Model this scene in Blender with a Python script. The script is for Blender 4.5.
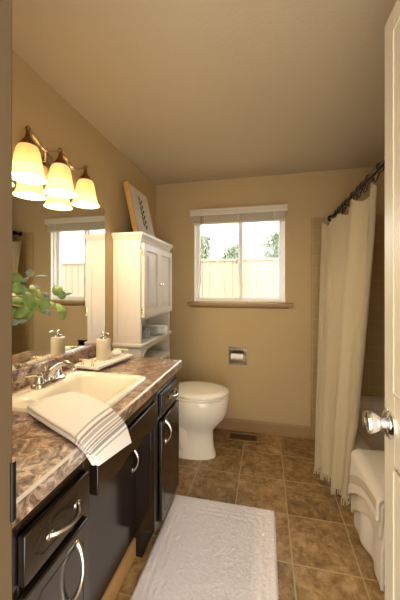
import bpy, bmesh, math, random
from mathutils import Vector, Matrix, Euler
random.seed(7)
for o in list(bpy.data.objects): bpy.data.objects.remove(o, do_unlink=True)
S = bpy.context.scene
COL = S.collection
PI = math.pi

# ------------------------------------------------------------------ camera
cam = bpy.data.objects.new('camera', bpy.data.cameras.new('camera'))
COL.objects.link(cam)
cam.location = (0, 0, 1.28)
cam.rotation_euler = (PI/2, 0, math.radians(12.8))
cam.data.sensor_fit = 'HORIZONTAL'
cam.data.sensor_width = 36.0
cam.data.lens = 36.0*286/400
cam.data.shift_y = -12.0/400
cam.data.clip_start = 0.02
S.camera = cam

# ------------------------------------------------------------------ world, exposure
W = bpy.data.worlds.new('daylight'); S.world = W; W.use_nodes = True
wn = W.node_tree.nodes; wl = W.node_tree.links
bg = wn['Background']; bg.inputs['Color'].default_value = (1.0, 0.96, 0.92, 1); bg.inputs['Strength'].default_value = 4.0
sun = bpy.data.objects.new('sun', bpy.data.lights.new('sun', 'SUN')); COL.objects.link(sun)
sun.data.energy = 0.2; sun.data.angle = math.radians(3); sun.data.color = (1, .96, .9)
sun.rotation_euler = (math.radians(50), 0, math.radians(-25))     # shines from the house side onto the fence
S.view_settings.view_transform = 'Standard'
S.view_settings.look = 'None'
S.view_settings.gamma = 1.0
S.view_settings.exposure = 0.62
S.view_settings.use_curve_mapping = False
LAMP_W = 4.2

# ------------------------------------------------------------------ helpers
def lin(c):
    if isinstance(c, str):
        c = [int(c[i:i+2], 16) for i in (0, 2, 4)]
    r = []
    for x in c[:3]:
        x = x/255.0
        r.append(x/12.92 if x <= .04045 else ((x+.055)/1.055)**2.4)
    return (r[0], r[1], r[2], 1)

class NT:
    def __init__(self, name):
        self.m = bpy.data.materials.new(name); self.m.use_nodes = True
        self.n = self.m.node_tree.nodes; self.l = self.m.node_tree.links
        self.b = self.n['Principled BSDF']
    def new(self, t, **kw):
        x = self.n.new(t)
        for k, v in kw.items(): setattr(x, k, v)
        return x
    def link(self, a, b): self.l.new(a, b)
    def pos(self): return self.new('ShaderNodeNewGeometry').outputs['Position']
    def noise(self, scale, detail=4, rough=.55, vec=None, dist=0):
        x = self.new('ShaderNodeTexNoise'); x.inputs['Scale'].default_value = scale
        x.inputs['Detail'].default_value = detail; x.inputs['Roughness'].default_value = rough
        x.inputs['Distortion'].default_value = dist
        self.link(vec or self.pos(), x.inputs['Vector']); return x.outputs['Fac']
    def ramp(self, fac, stops):
        x = self.new('ShaderNodeValToRGB'); e = x.color_ramp.elements
        while len(e) < len(stops): e.new(.5)
        for k, (p, c) in zip(e, stops): k.position = p; k.color = lin(c)
        self.link(fac, x.inputs['Fac']); return x.outputs['Color']
    def mix(self, fac, a, b, bt='MIX'):
        x = self.new('ShaderNodeMix', data_type='RGBA', blend_type=bt)
        for s, v in ((x.inputs['Factor'], fac), (x.inputs[6], a), (x.inputs[7], b)):
            if isinstance(v, (int, float)): s.default_value = v
            elif isinstance(v, (tuple, list)): s.default_value = v
            else: self.link(v, s)
        return x.outputs[2]
    def bump(self, h, strength=.2, dist=.003):
        x = self.new('ShaderNodeBump'); x.inputs['Strength'].default_value = strength
        x.inputs['Distance'].default_value = dist
        self.link(h, x.inputs['Height']); self.link(x.outputs['Normal'], self.b.inputs['Normal'])

def mat(name, color, rough=.5, metal=0, var=.0, vscale=8, bump=0, bscale=60, bdist=.002, spec=None, coat=0):
    t = NT(name)
    t.b.inputs['Roughness'].default_value = rough
    t.b.inputs['Metallic'].default_value = metal
    if spec is not None: t.b.inputs['Specular IOR Level'].default_value = spec
    if coat: t.b.inputs['Coat Weight'].default_value = coat; t.b.inputs['Coat Roughness'].default_value = .12
    c = lin(color)
    if var:
        f = t.noise(vscale, 4)
        a = tuple(min(1, x*(1+var)) for x in c[:3])+(1,); b = tuple(x*(1-var) for x in c[:3])+(1,)
        t.link(t.mix(f, b, a), t.b.inputs['Base Color'])
    else: t.b.inputs['Base Color'].default_value = c
    if bump: t.bump(t.noise(bscale, 3), bump, bdist)
    return t.m

M = {}
M['wall'] = mat('tan_wall_paint', 'BAA070', .75, var=.03, vscale=3, bump=.25, bscale=110, bdist=.002)
M['ceiling'] = mat('tan_ceiling_paint', 'BCAB8A', .8, var=.03, vscale=3, bump=.5, bscale=70, bdist=.003)
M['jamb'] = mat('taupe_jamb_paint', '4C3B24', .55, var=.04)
M['base'] = mat('tan_baseboard', '9A7A4C', .5, var=.05)
M['kick'] = mat('oak_kick_board', 'B58C58', .5, var=.12, vscale=20)
M['door'] = mat('ivory_door_paint', 'BCAF94', .35, var=.02)
M['white'] = mat('white_cabinet_paint', 'D2C8B8', .35, var=.02)
M['vinyl'] = mat('white_vinyl', 'F0EDE4', .35, var=.01)
M['blind'] = mat('cream_blind', 'CFC3A8', .5, var=.03)
M['espresso'] = mat('espresso_cabinet', '21170F', .2, var=.15, vscale=12, coat=.35)
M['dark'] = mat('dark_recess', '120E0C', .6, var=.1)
M['nickel'] = mat('brushed_nickel', 'C9BEAC', .22, 1, var=.03)
M['chrome'] = mat('chrome', 'E2E0DC', .08, 1, var=.01)
M['bronze'] = mat('lamp_bronze', '8A6A42', .3, 1, var=.08)
M['blackmetal'] = mat('black_rod_metal', '2A2725', .3, .8, var=.05)
M['gold'] = mat('brass', 'E2CC96', .22, 1, var=.03)
M['porcelain'] = mat('bisque_porcelain', 'E9DFC8', .12, var=.01, coat=.3)
M['sink'] = mat('bisque_sink', 'F0E6CC', .15, var=.01, coat=.3)
M['tubm'] = mat('tub_acrylic', 'D8CCB0', .25, var=.02)
M['paper'] = mat('toilet_paper', 'F0EAE0', .9, bump=.2, bscale=200)
M['towel'] = mat('white_terry', 'ECE6DA', .95, var=.04, vscale=60, bump=.8, bscale=420, bdist=.002)
M['towelcream'] = mat('cream_terry', 'CDBE9E', .95, var=.04, vscale=60, bump=.8, bscale=420, bdist=.002)
M['towelgrey'] = mat('grey_terry', 'A8A498', .95, var=.1, vscale=60, bump=.8, bscale=420, bdist=.002)
M['ceramic'] = mat('cream_ceramic', 'CDBFA2', .35, var=.03)
M['marble'] = mat('white_marble', 'EEE8DC', .25, var=.05, vscale=25)
M['soap'] = mat('white_soap', 'F2ECE2', .45, var=.04, vscale=50)
M['pine'] = mat('pine_frame', 'C79A58', .45, var=.12, vscale=25)
M['canvas'] = mat('print_paper', 'D6CCBA', .8, var=.02)
M['ink'] = mat('print_ink', '4A4640', .8, var=.2, vscale=60)
M['ventm'] = mat('brown_vent_metal', 'A27C50', .4, .3, var=.1)
M['jar'] = mat('grey_jar', '8F8E86', .4, var=.05)
M['leaf'] = mat('eucalyptus_leaf', '748A40', .55, var=.35, vscale=14)
M['leafblue'] = mat('blue_green_leaf', '78887A', .55, var=.25, vscale=14)
M['stem'] = mat('leaf_stem', '9C8A5C', .6, var=.1)
M['vase'] = mat('white_vase', 'E6E2DA', .3, var=.03)
M['fence'] = mat('pale_fence_wood', '938A76', .8, var=.08, vscale=10)
M['fenceseam'] = mat('fence_wood_batten', '7F7764', .8, var=.08)
M['foliage'] = mat('tree_leaves', '93A08C', .8, var=.3, vscale=6)
M['bark'] = mat('tree_bark', '6E6250', .9, var=.2)
M['ground'] = mat('yard_ground', '9C9478', .95, var=.2, vscale=2)

def m_floor():
    t = NT('slate_floor_tile')
    sub = t.new('ShaderNodeVectorMath', operation='SUBTRACT'); sub.inputs[1].default_value = (.125-.295*20, 1.39-.295*20, 0)
    t.link(t.pos(), sub.inputs[0])
    br = t.new('ShaderNodeTexBrick'); br.offset = 0; br.squash = 1
    br.inputs['Scale'].default_value = 1; br.inputs['Brick Width'].default_value = .295; br.inputs['Row Height'].default_value = .295
    br.inputs['Mortar Size'].default_value = .0035; br.inputs['Mortar Smooth'].default_value = .3
    br.inputs['Color1'].default_value = (0, 0, 0, 1); br.inputs['Color2'].default_value = (1, 1, 1, 1); br.inputs['Mortar'].default_value = (.5, .5, .5, 1)
    t.link(sub.outputs[0], br.inputs['Vector'])
    ad = t.new('ShaderNodeVectorMath', operation='MULTIPLY_ADD'); ad.inputs[1].default_value = (9, 5, 3)
    t.link(br.outputs['Color'], ad.inputs[0]); t.link(t.pos(), ad.inputs[2])
    n1 = t.noise(7, 8, .65, ad.outputs[0], .8)
    n2 = t.noise(26, 8, .7, ad.outputs[0], .4)
    c1 = t.ramp(n1, [(.32, '5E4428'), (.45, '92703E'), (.55, 'AC8852'), (.68, 'C6AE84')])
    c2 = t.ramp(n2, [(.38, '4E3620'), (.5, '987444'), (.62, 'CAAA7E')])
    c = t.mix(.4, c1, c2)
    tint = t.ramp(br.outputs['Color'], [(0, 'D0D0D0'), (1, 'FFFFFF')])
    c = t.mix(.8, c, tint, 'MULTIPLY')
    c = t.mix(br.outputs['Fac'], c, lin('B09C74'))
    t.link(c, t.b.inputs['Base Color'])
    t.b.inputs['Roughness'].default_value = .42
    inv = t.new('ShaderNodeMath', operation='MULTIPLY_ADD'); inv.inputs[1].default_value = -1.2
    t.link(br.outputs['Fac'], inv.inputs[0]); t.link(n2, inv.inputs[2])
    t.bump(inv.outputs[0], .45, .004)
    return t.m
M['floor'] = m_floor()

def m_counter():
    t = NT('marbled_laminate')
    n0 = t.noise(5, 3, .5)
    a = t.new('ShaderNodeVectorMath', operation='MULTIPLY_ADD'); a.inputs[1].default_value = (.22, .22, .22)
    x = t.new('ShaderNodeTexNoise'); x.inputs['Scale'].default_value = 7; x.inputs['Detail'].default_value = 3
    t.link(t.pos(), x.inputs['Vector'])
    t.link(x.outputs['Color'], a.inputs[0]); t.link(t.pos(), a.inputs[2])
    n1 = t.noise(21, 10, .76, a.outputs[0], .9)
    n2 = t.noise(60, 8, .72, a.outputs[0], .4)
    c1 = t.ramp(n1, [(.39, '2A1F18'), (.445, '6E5847'), (.5, 'A39080'), (.545, 'C0AA92'), (.6, 'F0E8DC')])
    c2 = t.ramp(n2, [(.36, '3C2F28'), (.5, '8A7868'), (.63, 'D2C6B8')])
    warm = t.ramp(n0, [(.4, 'FFFFFF'), (.62, 'D6B48A')])
    t.link(t.mix(.75, t.mix(.32, c1, c2), warm, 'MULTIPLY'), t.b.inputs['Base Color'])
    t.b.inputs['Roughness'].default_value = .28
    return t.m
M['counter'] = m_counter()

def m_tile():
    t = NT('tub_wall_tile')
    sp = t.new('ShaderNodeSeparateXYZ'); t.link(t.pos(), sp.inputs[0])
    ad = t.new('ShaderNodeMath', operation='ADD'); t.link(sp.outputs[0], ad.inputs[0]); t.link(sp.outputs[1], ad.inputs[1])
    cb = t.new('ShaderNodeCombineXYZ'); t.link(ad.outputs[0], cb.inputs[0]); t.link(sp.outputs[2], cb.inputs[1])
    sub = t.new('ShaderNodeVectorMath', operation='SUBTRACT'); sub.inputs[1].default_value = (.38+2.59, 1.878-.108*30, 0)
    t.link(cb.outputs[0], sub.inputs[0])
    br = t.new('ShaderNodeTexBrick'); br.offset = 0
    br.inputs['Scale'].default_value = 1; br.inputs['Brick Width'].default_value = .108; br.inputs['Row Height'].default_value = .108
    br.inputs['Mortar Size'].default_value = .0018
    br.inputs['Color1'].default_value = lin('A88E5E'); br.inputs['Color2'].default_value = lin('A48A5A'); br.inputs['Mortar'].default_value = lin('B8A474')
    t.link(sub.outputs[0], br.inputs['Vector']); t.link(br.outputs['Color'], t.b.inputs['Base Color'])
    t.b.inputs['Roughness'].default_value = .3
    return t.m
M['tile'] = m_tile()

def m_cloth(name, col, transl=.35, bscale=350):
    t = NT(name); t.b.inputs['Base Color'].default_value = lin(col); t.b.inputs['Roughness'].default_value = .9
    tr = t.new('ShaderNodeBsdfTranslucent'); tr.inputs['Color'].default_value = lin(col)
    mx = t.new('ShaderNodeMixShader'); mx.inputs[0].default_value = transl
    out = t.n['Material Output']
    t.link(t.b.outputs[0], mx.inputs[1]); t.link(tr.outputs[0], mx.inputs[2]); t.link(mx.outputs[0], out.inputs['Surface'])
    t.bump(t.noise(bscale, 3), .25, .002)
    return t.m
M['curtain'] = m_cloth('cream_curtain_cloth', 'C3B28C', .18)

def m_shade():
    t = NT('alabaster_glass_shade')
    n = t.noise(14, 5, .6)
    c = t.ramp(n, [(.3, 'F0D39A'), (.7, 'FFF0CF')])
    t.link(c, t.b.inputs['Base Color']); t.b.inputs['Roughness'].default_value = .35
    tr = t.new('ShaderNodeBsdfTranslucent'); tr.inputs['Color'].default_value = (.40, .33, .20, 1)
    mx = t.new('ShaderNodeMixShader'); mx.inputs[0].default_value = .6
    em = t.new('ShaderNodeEmission'); em.inputs['Strength'].default_value = .42
    t.link(t.ramp(n, [(.3, 'F2B860'), (.7, 'FFD795')]), em.inputs['Color'])
    ad = t.new('ShaderNodeAddShader'); out = t.n['Material Output']
    t.link(t.b.outputs[0], mx.inputs[1]); t.link(tr.outputs[0], mx.inputs[2])
    t.link(mx.outputs[0], ad.inputs[0]); t.link(em.outputs[0], ad.inputs[1]); t.link(ad.outputs[0], out.inputs['Surface'])
    return t.m
M['shade'] = m_shade()
def m_emit(name, col, s):
    t = NT(name); t.b.inputs['Base Color'].default_value = lin(col)
    t.b.inputs['Emission Color'].default_value = lin(col); t.b.inputs['Emission Strength'].default_value = s
    return t.m
M['bulb'] = m_emit('lit_bulb', 'FFE9BE', 7)

def m_mirror():
    t = NT('mirror_glass'); t.b.inputs['Base Color'].default_value = (.86, .87, .85, 1)
    t.b.inputs['Metallic'].default_value = 1; t.b.inputs['Roughness'].default_value = .0
    return t.m
M['mirror'] = m_mirror()
def m_glass():
    t = NT('window_glass')
    tr = t.new('ShaderNodeBsdfTransparent'); tr.inputs['Color'].default_value = (.97, .98, .98, 1)
    gl = t.new('ShaderNodeBsdfGlossy'); gl.inputs['Roughness'].default_value = .02
    mx = t.new('ShaderNodeMixShader'); mx.inputs[0].default_value = .025
    t.link(tr.outputs[0], mx.inputs[1]); t.link(gl.outputs[0], mx.inputs[2]); t.link(mx.outputs[0], t.n['Material Output'].inputs['Surface'])
    return t.m
M['glass'] = m_glass()
def m_frost():
    t = NT('clear_knob_glass'); t.b.inputs['Base Color'].default_value = lin('D8D4CC'); t.b.inputs['Roughness'].default_value = .15
    t.b.inputs['Metallic'].default_value = .6
    return t.m
M['knobglass'] = m_frost()

def m_striped():
    t = NT('striped_hand_towel')
    uv = t.new('ShaderNodeUVMap'); sp = t.new('ShaderNodeSeparateXYZ'); t.link(uv.outputs[0], sp.inputs[0])
    x = t.new('ShaderNodeValToRGB'); x.color_ramp.interpolation = 'CONSTANT'
    base = lin('E9E2D6'); gr = lin('9A938A'); gr2 = lin('B0A99F')
    stops = [(0, base), (.60, gr2), (.625, base), (.645, gr), (.665, base), (.672, gr2), (.70, base), (.712, gr2), (.728, base), (.735, gr), (.752, base), (.759, gr2), (.775, base), (.785, gr), (.82, base), (.845, gr2), (.86, base)]
    e = x.color_ramp.elements
    while len(e) < len(stops): e.new(.5)
    for k, (p, c) in zip(e, stops): k.position = p; k.color = c
    t.link(sp.outputs[0], x.inputs['Fac'])
    n = t.noise(220, 3)
    t.link(t.mix(.35, x.outputs['Color'], t.ramp(n, [(.35, 'E4DED4'), (.65, 'FFFFFF')]), 'MULTIPLY'), t.b.inputs['Base Color'])
    t.b.inputs['Roughness'].default_value = .95
    t.bump(n, .6, .002)
    return t.m
M['striped'] = m_striped()
M['tubtowel'] = mat('ivory_terry', 'D6C9B2', .95, var=.04, vscale=60, bump=.8, bscale=420, bdist=.002)
M['bandm'] = mat('woven_band_cloth', 'B5A688', .8, var=.1, vscale=90)
M['holder'] = mat('dark_holder_metal', '8C7C66', .25, .9, var=.05)
M['edge'] = mat('painted_edge_highlight', 'CFC6B8', .15, var=.1, vscale=40)  # pale colour stands in for the window highlight on the counter edge
M['rug'] = mat('white_chenille', 'F2E8E0', .95, var=.06, vscale=70, bump=.7, bscale=160, bdist=.004)

WLOC = {}
class MB:
    def __init__(self): self.v = []; self.f = []; self.uv = {}
    def add(self, vs, fs):
        n = len(self.v); self.v += [tuple(p) for p in vs]; self.f += [tuple(i+n for i in q) for q in fs]; return self
    def box(self, x0, y0, z0, x1, y1, z1):
        x0, x1 = sorted((x0, x1)); y0, y1 = sorted((y0, y1)); z0, z1 = sorted((z0, z1))
        return self.add([(x0,y0,z0),(x1,y0,z0),(x1,y1,z0),(x0,y1,z0),(x0,y0,z1),(x1,y0,z1),(x1,y1,z1),(x0,y1,z1)],
                        [(0,3,2,1),(4,5,6,7),(0,1,5,4),(1,2,6,5),(2,3,7,6),(3,0,4,7)])
    def tube(self, pts, r, n=8, caps=True):
        P = [Vector(p) for p in pts]; k = len(P); rs = r if isinstance(r, (list, tuple)) else [r]*k
        vs = []; up = None
        for i in range(k):
            d = (P[min(i+1, k-1)]-P[max(i-1, 0)]).normalized()
            if up is None: up = d.orthogonal().normalized()
            up = (up-d*up.dot(d))
            if up.length < 1e-6: up = d.orthogonal()
            up.normalize(); s = d.cross(up)
            for j in range(n):
                a = 2*PI*j/n; vs.append(P[i]+(up*math.cos(a)+s*math.sin(a))*rs[i])
        fs = [(i*n+j, i*n+(j+1)%n, (i+1)*n+(j+1)%n, (i+1)*n+j) for i in range(k-1) for j in range(n)]
        if caps: fs += [tuple(range(n-1, -1, -1)), tuple((k-1)*n+j for j in range(n))]
        return self.add(vs, fs)
    def lathe(self, prof, c, axis=(0,0,1), n=24, caps=True):
        ax = Vector(axis).normalized(); u = ax.orthogonal().normalized(); w = ax.cross(u); c = Vector(c); vs = []
        for r, h in prof:
            for j in range(n):
                a = 2*PI*j/n; vs.append(c+ax*h+(u*math.cos(a)+w*math.sin(a))*max(r, 1e-4))
        k = len(prof)
        fs = [(i*n+j, i*n+(j+1)%n, (i+1)*n+(j+1)%n, (i+1)*n+j) for i in range(k-1) for j in range(n)]
        if caps: fs += [tuple(range(n-1, -1, -1)), tuple((k-1)*n+j for j in range(n))]
        return self.add(vs, fs)
    def loft(self, rings, caps=True):
        n = len(rings[0]); vs = [p for r in rings for p in r]; k = len(rings)
        fs = [(i*n+j, i*n+(j+1)%n, (i+1)*n+(j+1)%n, (i+1)*n+j) for i in range(k-1) for j in range(n)]
        if caps: fs += [tuple(range(n-1, -1, -1)), tuple((k-1)*n+j for j in range(n))]
        return self.add(vs, fs)
    def prism(self, poly, axis, a0, a1):
        # poly: list of 2D points in the two remaining axes (x,y,z order)
        def P(p, a):
            if axis == 'x': return (a, p[0], p[1])
            if axis == 'y': return (p[0], a, p[1])
            return (p[0], p[1], a)
        n = len(poly)
        return self.add([P(p, a0) for p in poly]+[P(p, a1) for p in poly],
                        [tuple(range(n)), tuple(range(2*n-1, n-1, -1))]+[(i, i+n, (i+1)%n+n, (i+1)%n) for i in range(n)])
    def grid(self, fn, nu, nv, uv=True):
        n = len(self.v); vs = []
        for i in range(nu+1):
            for j in range(nv+1):
                vs.append(fn(i/nu, j/nv)); self.uv[n+len(vs)-1] = (i/nu, j/nv)
        fs = [(i*(nv+1)+j, (i+1)*(nv+1)+j, (i+1)*(nv+1)+j+1, i*(nv+1)+j+1) for i in range(nu) for j in range(nv)]
        return self.add(vs, fs)
    def sphere(self, c, r, n=12, m=8, sc=(1,1,1)):
        prof = [(r*math.sin(PI*i/m), -r*math.cos(PI*i/m)) for i in range(m+1)]
        k = len(self.v); self.lathe(prof, (0,0,0), n=n)
        for i in range(k, len(self.v)):
            x, y, z = self.v[i]; self.v[i] = (c[0]+x*sc[0], c[1]+y*sc[1], c[2]+z*sc[2])
        return self
    def xform(self, mtx, start=0):
        for i in range(start, len(self.v)): self.v[i] = tuple(mtx @ Vector(self.v[i]))
        return self
    def build(self, name, m, parent=None, bevel=0, seg=2, smooth=False, angle=40, solid=0, sub=0):
        xs, ys, zs = zip(*self.v); c = Vector(((min(xs)+max(xs))/2, (min(ys)+max(ys))/2, min(zs)))
        me = bpy.data.meshes.new(name); me.from_pydata([tuple(Vector(p)-c) for p in self.v], [], self.f)
        bm = bmesh.new(); bm.from_mesh(me)
        bmesh.ops.recalc_face_normals(bm, faces=bm.faces); bm.to_mesh(me); bm.free()
        if self.uv:
            l = me.uv_layers.new(name='UVMap')
            for lp in me.loops: l.data[lp.index].uv = self.uv.get(lp.vertex_index, (0, 0))
        me.materials.append(M[m] if isinstance(m, str) else m)
        o = bpy.data.objects.new(name, me); COL.objects.link(o)
        if parent is not None: o.parent = parent; o.location = c-WLOC[parent.name]
        else: o.location = c
        WLOC[o.name] = c
        if solid:
            s = o.modifiers.new('solid', 'SOLIDIFY'); s.thickness = abs(solid); s.offset = 0
        if bevel:
            b = o.modifiers.new('bevel', 'BEVEL'); b.width = bevel; b.segments = seg; b.limit_method = 'ANGLE'; b.angle_limit = math.radians(35)
        if sub:
            s = o.modifiers.new('sub', 'SUBSURF'); s.levels = sub; s.render_levels = sub
        if smooth or bevel:
            me.polygons.foreach_set('use_smooth', [True]*len(me.polygons))
            if not sub:
                try: me.set_sharp_from_angle(angle=math.radians(angle))
                except Exception: pass
        return o

def thing(name, loc, label, cat, group=None):
    o = bpy.data.objects.new(name, None); COL.objects.link(o); o.location = loc; o.empty_display_size = .05
    WLOC[o.name] = Vector(loc); return tag(o, label, cat, group)
def tag(o, label, cat, group=None):
    o['label'] = label; o['category'] = cat
    if group: o['group'] = group
    return o
def struct(o, label=None):
    o['kind'] = 'structure'
    if label: o['label'] = label; o['category'] = label.split()[-1]
    return o
def wall_holes(plane, p0, p1, a0, a1, b0, b1, holes):
    """a wall slab between p0 and p1 along `plane`, over a (horizontal) and b (z), with rectangular holes"""
    A = sorted({a0, a1}|{h[0] for h in holes}|{h[1] for h in holes}); B = sorted({b0, b1}|{h[2] for h in holes}|{h[3] for h in holes})
    mb = MB()
    for i in range(len(A)-1):
        for j in range(len(B)-1):
            ca, cb = (A[i]+A[i+1])/2, (B[j]+B[j+1])/2
            if any(h[0] < ca < h[1] and h[2] < cb < h[3] for h in holes): continue
            if plane == 'y': mb.box(A[i], p0, B[j], A[i+1], p1, B[j+1])
            else: mb.box(p0, A[i], B[j], p1, A[i+1], B[j+1])
    return mb

# ------------------------------------------------------------------ room dimensions
XL, XR, YB, YF, ZC = -1.023, 1.25, 2.59, 0.30, 2.27
TH = .12
WX0, WX1, WZ0, WZ1 = -.645, .172, 1.155, 1.955     # window opening
HX0, HX1, HZ0, HZ1 = -.312, -.164, .598, .742       # paper holder recess

# ------------------------------------------------------------------ structure
struct(MB().box(XL-TH, .0, -.1, XR+TH, YB+TH, 0).build('floor', 'floor'))
struct(MB().box(XL-TH, .14, ZC, XR+TH, YB+TH, ZC+.1).build('ceiling', 'ceiling'))
struct(MB().box(XL-TH, .14, 0, XL, YB+TH, ZC).build('wall_left', 'wall'))
struct(MB().box(XR, .14, 0, XR+TH, YB+TH, ZC).build('wall_right', 'wall'))
struct(wall_holes('y', YB, YB+TH, XL, XR, 0, ZC, [(WX0, WX1, WZ0, WZ1), (HX0, HX1, HZ0, HZ1)]).build('wall_back', 'wall'))
struct(wall_holes('y', .14, YF, XL, XR, 0, ZC, [(-.325, .345, 0, 2.05)]).build('wall_front', 'wall'))
struct(MB().box(.50, .93, 0, XR, 1.05, ZC).build('wall_alcove', 'wall'))
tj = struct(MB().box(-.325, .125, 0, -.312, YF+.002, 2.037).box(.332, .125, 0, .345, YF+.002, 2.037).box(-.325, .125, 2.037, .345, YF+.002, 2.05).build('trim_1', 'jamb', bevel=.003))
MB().box(-.3135, YF-.003, .985, -.3088, YF+.004, 1.06).build('strike_plate', 'blackmetal', tj, bevel=.001)
struct(MB().prism([(YB, 0), (YB-.014, 0), (YB-.014, .085), (YB-.006, .098), (YB, .1)], 'x', XL, .38).build('baseboard_back', 'base'))
t2 = MB().box(.38, YB-.012, .0, XR, YB, 1.878)
struct(t2.build('trim_2', 'tile', bevel=.002))
struct(MB().box(XR-.012, 1.05, .0, XR, YB-.012, 1.878).build('trim_3', 'tile'))
struct(MB().prism([(YB, 1.118), (YB-.02, 1.118), (YB-.02, 1.105), (YB-.012, 1.1), (YB, 1.1)], 'x', -.68, .20)
       .box(-.70, YB-.055, 1.118, .235, YB+.07, 1.148).build('trim_4', 'base', bevel=.005))

# window
win = struct(MB().box(WX0, YB+.002, WZ0, WX0+.008, YB+TH, WZ1).box(WX1-.008, YB+.002, WZ0, WX1, YB+TH, WZ1)
             .box(WX0, YB+.002, WZ1-.012, WX1, YB+TH, WZ1).box(WX0, YB+.07, 1.148, WX1, YB+TH, WZ0+.012).build('window_1', 'vinyl', bevel=.002))
def frame(mb, x0, x1, z0, z1, y0, y1, w):
    mb.box(x0, y0, z0, x0+w, y1, z1).box(x1-w, y0, z0, x1, y1, z1).box(x0+w, y0, z0, x1-w, y1, z0+w).box(x0+w, y0, z1-w, x1-w, y1, z1); return mb
XM = -.236
frame(MB(), WX0+.008, WX1-.008, WZ0+.0, WZ1-.012, YB+.035, YB+.11, .012).build('window_frame', 'vinyl', win, bevel=.003)
ls = frame(MB(), WX0+.02, XM+.036, WZ0+.012, WZ1-.03, YB+.045, YB+.07, .026).build('sliding_sash', 'vinyl', win, bevel=.003)
MB().box(WX0+.042, YB+.054, WZ0+.034, XM+.006, YB+.058, WZ1-.055).build('pane', 'glass', ls)
MB().box(XM-.02, YB+.03, 1.50, XM-.005, YB+.047, 1.56).build('sash_latch', 'vinyl', ls, bevel=.002)
rs = frame(MB(), XM-.005, WX1-.02, WZ0+.012, WZ1-.03, YB+.075, YB+.1, .03).build('fixed_sash', 'vinyl', win, bevel=.003)
MB().box(XM+.022, YB+.085, WZ0+.04, WX1-.048, YB+.089, WZ1-.055).build('pane', 'glass', rs)

# blind above the window
bl = thing('window_blind', (-.24, YB, 1.88), 'cream horizontal blind drawn fully up under its wooden valance at the window top', 'blind')
MB().prism([(YB-.002, 1.932), (YB-.062, 1.932), (YB-.066, 1.945), (YB-.062, 1.975), (YB-.07, 1.982), (YB-.07, 1.992), (YB-.002, 1.992)], 'x', -.668, .186).build('valance', 'blind', bl, bevel=.002)
mb = MB()
for i in range(9): mb.box(-.648, YB-.052, 1.874+i*.0064, .17, YB-.004, 1.8782+i*.0064)
mb.box(-.648, YB-.05, 1.862, .17, YB-.006, 1.873)
mb.build('slat_stack', 'blind', bl, bevel=.001)
for x in (-.54, -.235, .07): MB().box(x, YB-.0535, 1.86, x+.012, YB-.0525, 1.932).build('ladder_tape', 'blind', bl)
MB().tube([(-.565, YB-.06, 1.93), (-.567, YB-.061, 1.6), (-.57, YB-.058, 1.31)], .004, 6).build('tilt_wand', 'kick', bl, smooth=True)

# outside: ground, fence, trees
struct(MB().box(-9, YB+.2, -.5, 9, 16, -.4).build('ground', 'ground'))
fe = thing('wooden_fence', (0, 5.5, -.4), 'pale wooden board fence standing in the yard beyond the window', 'fence')
for px in (-6, -3.6, -1.2, 1.2, 3.6):
    mb = MB(); x = px
    while x < px+2.38: mb.box(x, 5.5, -.38, min(x+.142, px+2.4), 5.522, 1.80); x += .15
    mb.build('board_panel', 'fence', fe, bevel=.002)
    MB().box(px-.05, 5.53, -.4, px+.05, 5.62, 1.84).build('fence_post', 'fenceseam', fe)
    MB().box(px, 5.47, 1.80, px+2.4, 5.56, 1.84).build('top_rail', 'fence', fe)
def tree(x, y, h, w, label, seed):
    R = random.Random(seed); t = thing('garden_tree', (x, y, -.4), label, 'tree', None)
    tb = MB().tube([(x, y, -.4), (x+.05, y, h*.4), (x, y+.05, h*.8)], [.12, .09, .03], 8)
    for k in range(7):
        a = R.random()*6.28; z = h*(.35+.08*k); tb.tube([(x+.03, y, z), (x+.03+math.cos(a)*w*.7, y+math.sin(a)*w*.7, z+w*.5)], [.04, .012], 5)
    tb.build('trunk', 'bark', t, smooth=True)
    mb = MB()
    for k in range(2200):
        a = R.random()*6.28; q = R.random()**.5; zz = R.random()
        r = w*q*(1.05-.55*zz)*(.75+.4*math.sin(3*a+6*zz))
        p = Vector((x+math.cos(a)*r, y+math.sin(a)*r, h*.28+zz*(h*.78)))
        e = Euler((R.random()*6, R.random()*6, R.random()*6)).to_matrix(); s = .06+.07*R.random()
        mb.add([p+e@Vector(q2)*s for q2 in ((-1,0,0),(0,-.5,.1),(1,0,0),(0,.5,.1))], [(0,1,2,3)])
    mb.build('foliage', 'foliage', t)
tree(-1.95, 9.0, 2.75, .42, 'slim dark tree seen over the fence at the left edge of the left pane', 1)
tree(-1.25, 12.4, 2.95, .95, 'low rounded tree showing over the fence in the middle of the left pane', 2)
tree(.50, 9.2, 2.8, .95, 'broad tall leafy tree rising over the fence in the right pane', 3)
tree(-.42, 11.4, 2.35, .45, 'small low tree just over the fence beside the window mullion', 4)

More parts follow.
